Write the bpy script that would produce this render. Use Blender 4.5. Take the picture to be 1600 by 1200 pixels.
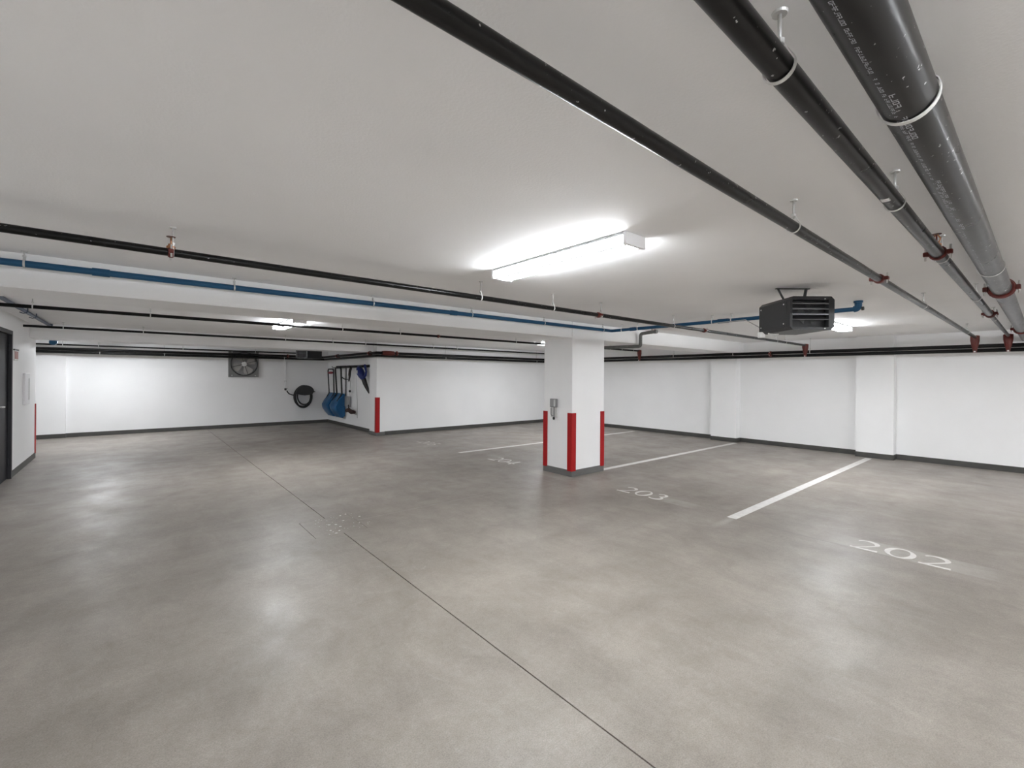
import bpy, bmesh, math, random
from mathutils import Vector, Matrix

random.seed(7)
for _o in list(bpy.data.objects):
    bpy.data.objects.remove(_o)
COL = bpy.context.scene.collection
SC = bpy.context.scene
PI = math.pi

# ------------------------------------------------------------------ camera
CAM_H = 1.55
FPX, YAW, ROLL, PCX, PCY = 703.2, math.radians(40.08), 0.00756, 800.0, 588.5
FW = Vector((math.sin(YAW), math.cos(YAW), 0))
_R = Vector((math.cos(YAW), -math.sin(YAW), 0))
_U = Vector((0, 0, 1))
CR = _R * math.cos(ROLL) + _U * math.sin(ROLL)
CU = -_R * math.sin(ROLL) + _U * math.cos(ROLL)
EYE = Vector((0, 0, CAM_H))
cam = bpy.data.cameras.new('camera')
cam.sensor_width = 36.0
cam.lens = FPX / 1600.0 * 36.0
cam.shift_y = -(600.0 - PCY) / 1600.0
cam.clip_start = 0.05
camo = bpy.data.objects.new('camera', cam)
COL.objects.link(camo)
m = Matrix((CR, CU, -FW)).transposed().to_4x4()
m.translation = EYE
camo.matrix_world = m
SC.camera = camo

# ------------------------------------------------------------------ world / exposure
w = bpy.data.worlds.new('world')
SC.world = w
w.use_nodes = True
w.node_tree.nodes['Background'].inputs[0].default_value = (0.8, 0.85, 0.9, 1)
w.node_tree.nodes['Background'].inputs[1].default_value = 0.2
vs = SC.view_settings
vs.view_transform = 'Standard'
vs.look = 'None'
vs.gamma = 1.0
vs.use_curve_mapping = False
vs.exposure = 1.20
SC.cycles.diffuse_bounces = 7
SC.cycles.max_bounces = 10
LAMP = 48.0          # emission of the fluorescent diffusers


def at(px, py, axis, val):
    """point where the sight line of a photo pixel meets the plane axis = val"""
    d = FW + CR * ((px - PCX) / FPX) - CU * ((py - PCY) / FPX)
    t = (val - EYE[axis]) / d[axis]
    return EYE + d * t


# ------------------------------------------------------------------ materials
def mat(name, col, rough=0.5, metal=0.0, spec=0.5, noise=None, bump=None, emit=None):
    M = bpy.data.materials.new(name)
    M.use_nodes = True
    nt = M.node_tree
    b = nt.nodes['Principled BSDF']
    b.inputs['Base Color'].default_value = (*col, 1)
    b.inputs['Roughness'].default_value = rough
    b.inputs['Metallic'].default_value = metal
    b.inputs['Specular IOR Level'].default_value = spec
    tc = nt.nodes.new('ShaderNodeTexCoord')
    if noise:
        sc, amt, det = noise
        n = nt.nodes.new('ShaderNodeTexNoise')
        n.inputs['Scale'].default_value = sc
        n.inputs['Detail'].default_value = det
        nt.links.new(tc.outputs['Object'], n.inputs['Vector'])
        r = nt.nodes.new('ShaderNodeValToRGB')
        r.color_ramp.elements[0].position = 0.3
        r.color_ramp.elements[1].position = 0.7
        r.color_ramp.elements[0].color = (*[c * (1 - amt) for c in col], 1)
        r.color_ramp.elements[1].color = (*[min(1, c * (1 + amt)) for c in col], 1)
        nt.links.new(n.outputs['Fac'], r.inputs['Fac'])
        nt.links.new(r.outputs['Color'], b.inputs['Base Color'])
    if bump:
        sc, st = bump
        n = nt.nodes.new('ShaderNodeTexNoise')
        n.inputs['Scale'].default_value = sc
        n.inputs['Detail'].default_value = 5
        nt.links.new(tc.outputs['Object'], n.inputs['Vector'])
        bp = nt.nodes.new('ShaderNodeBump')
        bp.inputs['Strength'].default_value = st
        bp.inputs['Distance'].default_value = 0.01
        nt.links.new(n.outputs['Fac'], bp.inputs['Height'])
        nt.links.new(bp.outputs['Normal'], b.inputs['Normal'])
    if emit:
        b.inputs['Emission Color'].default_value = (*emit[0], 1)
        b.inputs['Emission Strength'].default_value = emit[1]
    return M


def concrete_mat():
    M = bpy.data.materials.new('polished_concrete')
    M.use_nodes = True
    nt = M.node_tree
    L = nt.links.new
    b = nt.nodes['Principled BSDF']
    tc = nt.nodes.new('ShaderNodeTexCoord')

    def noise(scale, det, rough=0.5, stretch=None, dist=0.0):
        n = nt.nodes.new('ShaderNodeTexNoise')
        n.inputs['Scale'].default_value = scale
        n.inputs['Detail'].default_value = det
        n.inputs['Roughness'].default_value = rough
        n.inputs['Distortion'].default_value = dist
        if stretch:
            mp = nt.nodes.new('ShaderNodeMapping')
            mp.inputs['Scale'].default_value = stretch
            L(tc.outputs['Object'], mp.inputs['Vector'])
            L(mp.outputs['Vector'], n.inputs['Vector'])
        else:
            L(tc.outputs['Object'], n.inputs['Vector'])
        return n

    def ramp(src, p0, c0, p1, c1):
        r = nt.nodes.new('ShaderNodeValToRGB')
        r.color_ramp.elements[0].position = p0
        r.color_ramp.elements[1].position = p1
        r.color_ramp.elements[0].color = (*c0, 1)
        r.color_ramp.elements[1].color = (*c1, 1)
        L(src, r.inputs['Fac'])
        return r.outputs['Color']

    def mix(kind, fac, a, c):
        x = nt.nodes.new('ShaderNodeMixRGB')
        x.blend_type = kind
        if isinstance(fac, float):
            x.inputs[0].default_value = fac
        else:
            L(fac, x.inputs[0])
        L(a, x.inputs[1])
        if isinstance(c, tuple):
            x.inputs[2].default_value = c
        else:
            L(c, x.inputs[2])
        return x.outputs[0]

    big = ramp(noise(0.55, 5, 0.6, dist=0.6).outputs['Fac'], 0.3, (0.270, 0.241, 0.211), 0.72, (0.346, 0.316, 0.283))
    mid = ramp(noise(1.6, 8, 0.68, (1.0, 0.55, 1), 0.8).outputs['Fac'], 0.28, (0.76, 0.75, 0.74), 0.70, (1.08, 1.08, 1.08))
    c = mix('MULTIPLY', 0.85, big, mid)
    streak = ramp(noise(1.1, 6, 0.6, (0.35, 1.9, 1), 0.4).outputs['Fac'], 0.32, (0.82, 0.81, 0.80), 0.62, (1.06, 1.06, 1.06))
    c = mix('MULTIPLY', 0.7, c, streak)
    blot = ramp(noise(4.5, 9, 0.72, (1.0, 0.7, 1), 1.0).outputs['Fac'], 0.33, (0.84, 0.825, 0.81), 0.66, (1.09, 1.09, 1.09))
    c = mix('MULTIPLY', 0.75, c, blot)
    fine = ramp(noise(38, 4, 0.75).outputs['Fac'], 0.28, (0.80, 0.80, 0.80), 0.72, (1.15, 1.15, 1.15))
    c = mix('MULTIPLY', 0.55, c, fine)
    grit = ramp(noise(160, 2, 0.6).outputs['Fac'], 0.30, (0.62, 0.62, 0.62), 0.64, (1.12, 1.12, 1.12))
    c = mix('MULTIPLY', 0.6, c, grit)
    # pale scuffs
    sc = ramp(noise(5.5, 9, 0.75, (1, 0.6, 1), 1.2).outputs['Fac'], 0.63, (0, 0, 0), 0.74, (1, 1, 1))
    scm = nt.nodes.new('ShaderNodeMath')
    scm.operation = 'MULTIPLY'
    scm.inputs[1].default_value = 0.28
    L(sc, scm.inputs[0])
    c = mix('MIX', scm.outputs[0], c, (0.50, 0.48, 0.45, 1))
    # worn marks with a shape of their own: old paint ghosts, hairline joints
    sep = nt.nodes.new('ShaderNodeSeparateXYZ')
    L(tc.outputs['Object'], sep.inputs[0])
    wob = noise(7, 6, 0.7).outputs['Fac']

    def mth(op, a, d):
        x = nt.nodes.new('ShaderNodeMath')
        x.operation = op
        for i, q in enumerate((a, d)):
            if isinstance(q, (int, float)):
                x.inputs[i].default_value = q
            else:
                L(q, x.inputs[i])
        return x.outputs[0]

    def side(src, lo, hi):
        r = nt.nodes.new('ShaderNodeMapRange')
        r.interpolation_type = 'SMOOTHSTEP'
        r.inputs['From Min'].default_value = lo
        r.inputs['From Max'].default_value = hi
        L(src, r.inputs['Value'])
        return r.outputs[0]

    for x0, x1, y0, y1, sx, sy, colr, st in ((5.09, 5.42, 0.25, 1.30, 0.02, 0.12, (0.46, 0.44, 0.41, 1), 0.40),
                                             (5.08, 5.30, 2.72, 3.12, 0.02, 0.10, (0.46, 0.44, 0.41, 1), 0.35),
                                             (1.83, 5.20, 4.742, 4.756, 0.05, 0.006, (0.44, 0.42, 0.39, 1), 0.35),
                                             (5.06, 5.085, 0.9, 2.2, 0.008, 0.2, (0.16, 0.15, 0.14, 1), 0.38),
                                             (4.78, 5.09, 2.20, 2.27, 0.25, 0.03, (0.52, 0.50, 0.47, 1), 0.5),
                                             (-1.2, 1.3, 10.80, 10.86, 0.5, 0.03, (0.15, 0.14, 0.13, 1), 0.30),
                                             (4.95, 5.20, 4.66, 5.45, 0.02, 0.05, (0.52, 0.50, 0.47, 1), 0.22)):
        mk = mth('MULTIPLY', mth('MULTIPLY', side(sep.outputs[0], x0 - sx, x0 + sx), side(sep.outputs[0], x1 + sx, x1 - sx)),
                 mth('MULTIPLY', side(sep.outputs[1], y0 - sy, y0 + sy), side(sep.outputs[1], y1 + sy, y1 - sy)))
        mk = mth('MULTIPLY', mth('MULTIPLY', mk, st), mth('MULTIPLY', wob, 1.8))
        c = mix('MIX', mk, c, colr)
    L(c, b.inputs['Base Color'])
    rr = nt.nodes.new('ShaderNodeMapRange')
    rr.inputs['From Min'].default_value = 0.3
    rr.inputs['From Max'].default_value = 0.7
    rr.inputs['To Min'].default_value = 0.36
    rr.inputs['To Max'].default_value = 0.54
    L(noise(2.3, 6, 0.6).outputs['Fac'], rr.inputs['Value'])
    L(rr.outputs[0], b.inputs['Roughness'])
    b.inputs['Specular IOR Level'].default_value = 0.42
    bp = nt.nodes.new('ShaderNodeBump')
    bp.inputs['Strength'].default_value = 0.10
    bp.inputs['Distance'].default_value = 0.004
    L(noise(22, 6, 0.7).outputs['Fac'], bp.inputs['Height'])
    L(bp.outputs['Normal'], b.inputs['Normal'])
    return M


def pipe_mat(name, col, rough, specks=0.0, thr=0.70):
    """painted pipe with scuffs and pale paint specks"""
    M = mat(name, col, rough, 0.0, 0.24)
    nt = M.node_tree
    L = nt.links.new
    b = nt.nodes['Principled BSDF']
    tc = nt.nodes.new('ShaderNodeTexCoord')
    if specks > 0:
        n = nt.nodes.new('ShaderNodeTexNoise')
        n.inputs['Scale'].default_value = 55
        n.inputs['Detail'].default_value = 3
        L(tc.outputs['Object'], n.inputs['Vector'])
        r = nt.nodes.new('ShaderNodeValToRGB')
        r.color_ramp.elements[0].position = thr
        r.color_ramp.elements[1].position = thr + 0.025
        r.color_ramp.elements[0].color = (*col, 1)
        r.color_ramp.elements[1].color = (specks, specks, specks, 1)
        L(n.outputs['Fac'], r.inputs['Fac'])
        L(r.outputs['Color'], b.inputs['Base Color'])
    n2 = nt.nodes.new('ShaderNodeTexNoise')
    n2.inputs['Scale'].default_value = 9
    n2.inputs['Detail'].default_value = 5
    L(tc.outputs['Object'], n2.inputs['Vector'])
    mr = nt.nodes.new('ShaderNodeMapRange')
    mr.inputs['To Min'].default_value = rough - 0.03
    mr.inputs['To Max'].default_value = rough + 0.04
    L(n2.outputs['Fac'], mr.inputs['Value'])
    L(mr.outputs[0], b.inputs['Roughness'])
    return M


M = {
    'floor': concrete_mat(),
    'under': mat('joint_dark', (0.045, 0.042, 0.038), 0.9),
    'patch': mat('patch_concrete', (0.29, 0.275, 0.25), 0.5, noise=(30, 0.22, 6)),
    'crumb': mat('paint_crumb', (0.70, 0.69, 0.66), 0.8),
    'wall': mat('white_wall_paint', (0.88, 0.88, 0.88), 0.55, noise=(1.3, 0.02, 4), bump=(60, 0.06)),
    'ceil': mat('ceiling_paint', (0.93, 0.93, 0.93), 0.75, noise=(1.1, 0.025, 5), bump=(90, 0.10)),
    'base': mat('grey_base_paint', (0.060, 0.059, 0.054), 0.5, noise=(8, 0.12, 4)),
    'colbase': mat('column_base_grey', (0.125, 0.125, 0.12), 0.45, noise=(8, 0.1, 4)),
    'red': mat('red_guard', (0.36, 0.004, 0.005), 0.5, 0.0, 0.3),
    'line': mat('white_floor_paint', (0.70, 0.685, 0.66), 0.55, noise=(14, 0.10, 6)),
    'oldline': mat('worn_floor_paint', (0.56, 0.54, 0.51), 0.6, noise=(9, 0.22, 6)),
    'black': pipe_mat('black_pipe', (0.006, 0.006, 0.006), 0.28, 0.45, 0.70),
    'blackfar': pipe_mat('black_pipe_plain', (0.005, 0.005, 0.005), 0.38),
    'steel': pipe_mat('dark_steel_pipe', (0.012, 0.0118, 0.0115), 0.28, 0.50, 0.69),
    'blue': pipe_mat('blue_pipe', (0.014, 0.070, 0.150), 0.36),
    'bluegrey': pipe_mat('blue_grey_pipe', (0.065, 0.085, 0.125), 0.45),
    'galv': mat('galvanised', (0.62, 0.62, 0.61), 0.42, 0.55),
    'zinc': mat('zinc_white', (0.78, 0.78, 0.77), 0.5, 0.1),
    'redfit': mat('red_fitting', (0.115, 0.013, 0.008), 0.4, noise=(30, 0.2, 3)),
    'brass': mat('sprinkler_brass', (0.42, 0.20, 0.10), 0.35, 0.7),
    'bronze': mat('sprinkler_bronze', (0.10, 0.045, 0.03), 0.4, 0.6),
    'print': mat('pipe_print', (0.50, 0.51, 0.55), 0.7),
    'charcoal': mat('heater_charcoal', (0.021, 0.021, 0.023), 0.45, 0.0, noise=(40, 0.06, 3)),
    'heatdark': mat('heater_inside', (0.012, 0.012, 0.013), 0.6),
    'slat': mat('heater_slat', (0.20, 0.20, 0.21), 0.38, 0.3),
    'lampwhite': mat('lamp_enamel', (0.80, 0.80, 0.81), 0.4),
    'lampedge': mat('lamp_edge', (0.45, 0.45, 0.46), 0.5),
    'diff': mat('lamp_diffuser', (0.9, 0.9, 0.9), 0.5, emit=((0.932, 0.963, 1.0), LAMP)),
    'diffside': mat('lamp_diffuser_side', (0.9, 0.9, 0.9), 0.5, emit=((0.932, 0.963, 1.0), LAMP * 0.9)),
    'doorgrey': mat('door_grey', (0.020, 0.020, 0.024), 0.5, 0.0, 0.3),
    'framegrey': mat('door_frame_grey', (0.038, 0.038, 0.043), 0.5, 0.0, 0.35),
    'grey': mat('grey_plastic', (0.27, 0.27, 0.27), 0.5),
    'lgrey': mat('light_grey_plastic', (0.60, 0.60, 0.59), 0.45),
    'dgrey': mat('dark_grey_plastic', (0.030, 0.030, 0.030), 0.5),
    'rubber': mat('black_rubber', (0.012, 0.012, 0.012), 0.5),
    'fan': mat('fan_grey', (0.19, 0.19, 0.185), 0.45, 0.3),
    'fanblade': mat('fan_blade', (0.36, 0.345, 0.33), 0.45, 0.1),
    'hub': mat('fan_hub', (0.78, 0.78, 0.77), 0.5),
    'scoop': mat('scoop_blue', (0.008, 0.095, 0.24), 0.35),
    'toolblue': mat('tool_blue', (0.008, 0.018, 0.13), 0.35),
    'redgrip': mat('red_grip', (0.26, 0.012, 0.03), 0.5),
    'brown': mat('brush_brown', (0.030, 0.010, 0.006), 0.7, noise=(60, 0.3, 3)),
    'signred': mat('sign_red', (0.34, 0.12, 0.10), 0.5),
    'signwhite': mat('sign_white', (0.72, 0.70, 0.68), 0.5),
    'duct': mat('grey_insulation', (0.14, 0.145, 0.14), 0.6, noise=(25, 0.15, 4)),
    'cord': mat('thin_line_grey', (0.45, 0.45, 0.44), 0.6),
}


# ------------------------------------------------------------------ mesh builder
class MB:
    def __init__(self):
        self.v, self.f, self.s = [], [], []

    def add(self, vs_, fs_, smooth=False):
        k = len(self.v)
        self.v += [Vector(p) for p in vs_]
        for f in fs_:
            self.f.append([i + k for i in f])
            self.s.append(smooth)
        return self

    def box(self, x0, x1, y0, y1, z0, z1):
        return self.add([(x0, y0, z0), (x1, y0, z0), (x1, y1, z0), (x0, y1, z0),
                         (x0, y0, z1), (x1, y0, z1), (x1, y1, z1), (x0, y1, z1)],
                        [(3, 2, 1, 0), (4, 5, 6, 7), (0, 1, 5, 4), (1, 2, 6, 5), (2, 3, 7, 6), (3, 0, 4, 7)])

    def cbox(self, x0, x1, y0, y1, z0, z1, c=0.004):
        """box with chamfered edges"""
        bm = bmesh.new()
        bmesh.ops.create_cube(bm, size=1.0)
        for q in bm.verts:
            q.co = Vector(((x0 + x1) / 2 + q.co.x * (x1 - x0), (y0 + y1) / 2 + q.co.y * (y1 - y0), (z0 + z1) / 2 + q.co.z * (z1 - z0)))
        bmesh.ops.bevel(bm, geom=list(bm.edges), offset=c, segments=1, affect='EDGES')
        bm.verts.index_update()
        self.add([q.co.copy() for q in bm.verts], [[q.index for q in f.verts] for f in bm.faces])
        bm.free()
        return self

    def prism(self, poly, axis, a, b):
        """extrude a 2-D polygon along an axis; poly in the remaining two axes (in order)"""
        n = len(poly)

        def P(p, t):
            q = [p[0], p[1]]
            q.insert(axis, t)
            return q
        vs_ = [P(p, a) for p in poly] + [P(p, b) for p in poly]
        fs_ = [list(range(n))[::-1], list(range(n, 2 * n))]
        for i in range(n):
            j = (i + 1) % n
            fs_.append((i, j, n + j, n + i))
        return self.add(vs_, fs_)

    def tube(self, path, r, n=16, cap=True, closed=False):
        pts = [Vector(p) for p in path]
        N = len(pts)
        rr = r if isinstance(r, (list, tuple)) else [r] * N
        tang = []
        for i in range(N):
            if closed:
                t = pts[(i + 1) % N] - pts[i - 1]
            else:
                t = pts[min(i + 1, N - 1)] - pts[max(i - 1, 0)]
            tang.append(t.normalized())
        ref = Vector((0, 0, 1)) if abs(tang[0].z) < 0.9 else Vector((1, 0, 0))
        u = tang[0].cross(ref).normalized()
        vs_, fs_ = [], []
        for i in range(N):
            u = (u - tang[i] * u.dot(tang[i])).normalized()
            b2 = tang[i].cross(u)
            for k in range(n):
                a = 2 * PI * k / n
                vs_.append(pts[i] + (u * math.cos(a) + b2 * math.sin(a)) * rr[i])
        for i in range(N if closed else N - 1):
            j = (i + 1) % N
            for k in range(n):
                k2 = (k + 1) % n
                fs_.append((i * n + k, i * n + k2, j * n + k2, j * n + k))
        self.add(vs_, fs_, True)
        if cap and not closed:
            self.add(vs_[:n], [list(range(n))[::-1]])
            self.add(vs_[-n:], [list(range(n))])
        return self

    def lathe(self, prof, origin, axis, n=24, smooth=True):
        """profile [(distance along axis, radius)...]"""
        o = Vector(origin)
        ax = Vector(axis).normalized()
        ref = Vector((0, 0, 1)) if abs(ax.z) < 0.9 else Vector((1, 0, 0))
        u = ax.cross(ref).normalized()
        b2 = ax.cross(u)
        for i in range(len(prof) - 1):
            (d0, r0), (d1, r1) = prof[i], prof[i + 1]
            vs_ = []
            for d, r in ((d0, r0), (d1, r1)):
                for k in range(n):
                    a = 2 * PI * k / n
                    vs_.append(o + ax * d + (u * math.cos(a) + b2 * math.sin(a)) * max(r, 1e-5))
            fs_ = [(k, (k + 1) % n, n + (k + 1) % n, n + k) for k in range(n)]
            self.add(vs_, fs_, smooth)
        return self

    def ribbon(self, pts, widths, z0, z1, tf):
        """flat stroke of varying width, extruded z0..z1; tf maps 2-D to (x, y)"""
        N = len(pts)
        Lf, Rt = [], []
        for i in range(N):
            a = Vector(pts[max(i - 1, 0)])
            b = Vector(pts[min(i + 1, N - 1)])
            t = (b - a).normalized()
            nrm = Vector((-t.y, t.x))
            p = Vector(pts[i])
            Lf.append(p + nrm * widths[i] / 2)
            Rt.append(p - nrm * widths[i] / 2)
        for i in range(N - 1):
            q = [tf(Lf[i]), tf(Lf[i + 1]), tf(Rt[i + 1]), tf(Rt[i])]
            vs_ = [(p[0], p[1], z0) for p in q] + [(p[0], p[1], z1) for p in q]
            self.add(vs_, [(0, 1, 2, 3), (7, 6, 5, 4), (0, 4, 5, 1), (2, 6, 7, 3)] +
                     ([(3, 7, 4, 0)] if i == 0 else []) + ([(1, 5, 6, 2)] if i == N - 2 else []))
        return self

    def build(self, name, material, parent=None, local=False):
        off = Vector((0, 0, 0)) if (parent is None or local) else WORLDPOS[parent.name]
        me = bpy.data.meshes.new(name)
        me.from_pydata([tuple(p - off) for p in self.v], [], self.f)
        me.polygons.foreach_set('use_smooth', self.s)
        bm = bmesh.new()
        bm.from_mesh(me)
        bmesh.ops.remove_doubles(bm, verts=list(bm.verts), dist=1e-5)
        bmesh.ops.recalc_face_normals(bm, faces=list(bm.faces))
        for e in bm.edges:
            if len(e.link_faces) == 2 and e.calc_face_angle(0) > 0.7:
                e.smooth = False
        bm.to_mesh(me)
        bm.free()
        me.materials.append(M[material])
        o = bpy.data.objects.new(name, me)
        COL.objects.link(o)
        if parent is not None:
            o.parent = parent
            WORLDPOS[o.name] = WORLDPOS[parent.name]
        else:
            WORLDPOS[o.name] = Vector((0, 0, 0))
        return o


WORLDPOS = {}


def tag(o, label=None, cat=None, group=None, kind=None):
    if label:
        o['label'] = label
    if cat:
        o['category'] = cat
    if group:
        o['group'] = group
    if kind:
        o['kind'] = kind
    return o


def thing(name, label, cat, loc=(0, 0, 0), rotz=0.0, group=None):
    o = bpy.data.objects.new(name, None)
    o.empty_display_size = 0.1
    COL.objects.link(o)
    o.location = loc
    o.rotation_euler = (0, 0, rotz)
    WORLDPOS[o.name] = Vector(loc)
    return tag(o, label, cat, group)


def copy_tree(o, parent=None):
    c = o.copy()
    COL.objects.link(c)
    if parent is not None:
        c.parent = parent
    for ch in [x for x in o.children]:
        copy_tree(ch, c)
    return c


def struct(name, mb, material, label=None):
    return tag(mb.build(name, material), label, None, None, 'structure')


# ------------------------------------------------------------------ setting
CEIL = 2.41
BB = 2.16                  # underside of the beams
XC = 11.36                 # right wall
XD = -1.37                 # left wall
YA = 15.25                 # far wall
YB = 11.11                 # back wall behind the stalls
XE = 4.92                  # return wall beside the tools
YN = -7.0                  # wall behind the camera
XL = -6.0
YD = 11.93                 # end of the left wall

# floor: dark bed, two slabs with a sawn joint between them, a cast patch
JX = 1.594
floor = struct('floor', MB().box(XL - 0.3, XC + 0.3, YN - 0.3, YA + 0.3, -0.22, -0.016), 'under',
               'grey polished concrete garage floor with a sawn joint')
PX0, PX1, PY0, PY1 = 1.335, 1.835, 4.45, 5.02
g = 0.0038


def slab(polyboxes):
    mb = MB()
    for b in polyboxes:
        mb.box(*b)
    return mb.build('slab', 'floor', floor)


slab([(XL - 0.3, JX - g, YN - 0.3, PY0, -0.016, 0), (XL - 0.3, JX - g, PY1, YA + 0.3, -0.016, 0), (XL - 0.3, PX0 - g, PY0, PY1, -0.016, 0)])
slab([(JX + g, XC + 0.3, YN - 0.3, PY0, -0.016, 0), (JX + g, XC + 0.3, PY1, YA + 0.3, -0.016, 0), (PX1 + 0.002, XC + 0.3, PY0, PY1, -0.016, 0)])
MB().box(PX0 + 0.001, PX1 - 0.001, PY0, PY1, -0.016, -0.0006).build('concrete_patch', 'floor', floor)
# hardened paint and mortar crumbs on the patch
cr = MB()
for k in range(45):
    x = random.uniform(PX0 + 0.12, PX1 + 0.1)
    y = random.uniform(PY0 + 0.02, PY1 + 0.02)
    s = random.choice([0.004, 0.005, 0.006, 0.008, 0.013])
    n = 5
    ph = random.random() * 6
    poly = [(x + s * random.uniform(0.6, 1.3) * math.cos(ph + 2 * PI * i / n), y + s * random.uniform(0.6, 1.3) * math.sin(ph + 2 * PI * i / n)) for i in range(n)]
    cr.prism(poly, 2, -0.0004, 0.0012)
o = cr.build('paint_crumbs', 'crumb', floor)
o['kind'] = 'stuff'

struct('ceiling', MB().box(XL - 0.3, XC + 0.3, YN - 0.3, YA + 0.3, CEIL, CEIL + 0.25), 'ceil', 'smooth white painted garage ceiling')
struct('wall_right', MB().box(XC, XC + 0.25, YN - 0.3, YB + 0.25, 0, CEIL), 'wall', 'long white wall that the parking stalls run up to')
wr = bpy.data.objects['wall_right']
struct('wall_back', MB().box(XE + 0.02, XC, YB, YB + 0.25, 0, CEIL), 'wall', 'white wall behind the farthest stall')
struct('wall_return', MB().box(XE, XE + 0.25, YB + 0.25, YA, 0, CEIL), 'wall', 'short white wall that the snow tools hang on')
struct('wall_far', MB().box(XL, XE + 0.25, YA, YA + 0.25, 0, CEIL), 'wall', 'far white wall with the fan and hose reel')
struct('wall_behind', MB().box(XL, XC, YN - 0.25, YN, 0, CEIL), 'wall')
struct('wall_side', MB().box(XL - 0.25, XL, YN, YA, 0, CEIL), 'wall')
DY0, DY1, DZ = 8.78, 9.80, 2.165      # outer size of the door frame
wl = MB()
wl.box(XD - 0.2, XD, YN, DY0, 0, CEIL).box(XD - 0.2, XD, DY1, YD, 0, CEIL).box(XD - 0.2, XD, DY0, DY1, DZ, CEIL)
wl.box(XL, XD - 0.2, YD - 0.2, YD, 0, CEIL)
wall_l = struct('wall_left', wl, 'wall', 'white wall with the grey steel door')
# pilasters
for (y0, y1) in ((1.885, 2.475), (4.83, 5.45)):
    MB().box(11.15, XC + 0.01, y0, y1, 0, CEIL).build('pilaster', 'wall', wr)
wf = bpy.data.objects['wall_far']
MB().box(-1.75, -1.24, YA - 0.07, YA + 0.01, 0, CEIL).build('pilaster', 'wall', wf)
pil = tag(MB().box(4.775, 5.0, 11.06, 11.50, 0, CEIL).build('wall_end', 'wall'), 'white projecting end of the return wall', None, None, 'structure')
# beams
struct('ceiling_beam', MB().box(XD, XC, 4.755, 5.36, BB, CEIL), 'wall', 'deep white beam that the blue drain pipe runs along')
struct('ceiling_beam', MB().box(XD, XE, 11.29, 11.95, BB, CEIL), 'wall', 'far white beam level with the end of the tool wall')

# baseboards (painted grey skirting, 0.1 m)
BT, BH = 0.006, 0.10


def board(name, boxes, material='base'):
    mb = MB()
    for b in boxes:
        mb.box(*b)
    return struct(name, mb, material)


board('baseboard_right', [(XC - BT, XC, YN, 1.885 - BT, 0, BH), (XC - BT, XC, 2.475 + BT, 4.83 - BT, 0, BH), (XC - BT, XC, 5.45 + BT, YB - BT, 0, BH)] +
      [b for (y0, y1) in ((1.885, 2.475), (4.83, 5.45)) for b in ((11.15 - BT, 11.15, y0 - BT, y1 + BT, 0, BH), (11.15, XC, y0 - BT, y0, 0, BH), (11.15, XC, y1, y1 + BT, 0, BH))])
board('baseboard_back', [(5.0 + BT, XC, YB - BT, YB, 0, BH)])
board('baseboard_return', [(XE - BT, XE, 11.5 + BT, YA - BT, 0, BH)])
board('baseboard_end', [(4.775 - BT, 4.775, 11.06 - BT, 11.5 + BT, 0, BH), (4.775, 5.0 + BT, 11.06 - BT, 11.06, 0, BH), (5.0, 5.0 + BT, 11.06, YB, 0, BH), (4.775, XE, 11.5, 11.5 + BT, 0, BH)], 'colbase')
board('baseboard_far', [(XL, -1.75 - BT, YA - BT, YA, 0, BH), (-1.24 + BT, XE, YA - BT, YA, 0, BH), (-1.75 - BT, -1.24 + BT, YA - 0.07 - BT, YA - 0.07, 0, BH),
                        (-1.24, -1.24 + BT, YA - 0.07, YA, 0, BH), (-1.75 - BT, -1.75, YA - 0.07, YA, 0, BH)])
board('baseboard_left', [(XD, XD + BT, YN, DY0, 0, BH), (XD, XD + BT, DY1, YD + BT, 0, BH), (XL, XD, YD, YD + BT, 0, BH)])

# door
door = struct('door_1', MB().box(XD - 0.075, XD - 0.030, DY0 + 0.06, DY1 - 0.06, 0.008, DZ - 0.06), 'doorgrey', 'dark grey steel door')
fr = MB()
fr.prism([(XD - 0.2, DY1 - 0.05), (XD - 0.02, DY1 - 0.05), (XD - 0.02, DY1 - 0.06), (XD + 0.012, DY1 - 0.06), (XD + 0.012, DY1), (XD - 0.2, DY1)], 2, 0, DZ)
fr.prism([(XD - 0.2, DY0 + 0.05), (XD - 0.02, DY0 + 0.05), (XD - 0.02, DY0 + 0.06), (XD + 0.012, DY0 + 0.06), (XD + 0.012, DY0), (XD - 0.2, DY0)], 2, 0, DZ)
fr.box(XD - 0.2, XD + 0.012, DY0 + 0.06, DY1 - 0.06, DZ - 0.055, DZ)
fr.build('door_frame', 'framegrey', door)
hd = MB().cbox(XD - 0.030, XD - 0.022, 8.93, 8.99, 0.98, 1.18, 0.002)
hd.tube([(XD - 0.025, 8.96, 1.09), (XD + 0.03, 8.96, 1.09), (XD + 0.035, 8.985, 1.09), (XD + 0.035, 9.10, 1.085)], 0.010, 10)
hd.build('door_handle', 'galv', door)
for z in (0.25, 1.08, 1.92):
    MB().tube([(XD - 0.022, DY1 - 0.064, z - 0.05), (XD - 0.022, DY1 - 0.064, z + 0.05)], 0.008, 8).build('hinge', 'framegrey', door)

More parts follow.
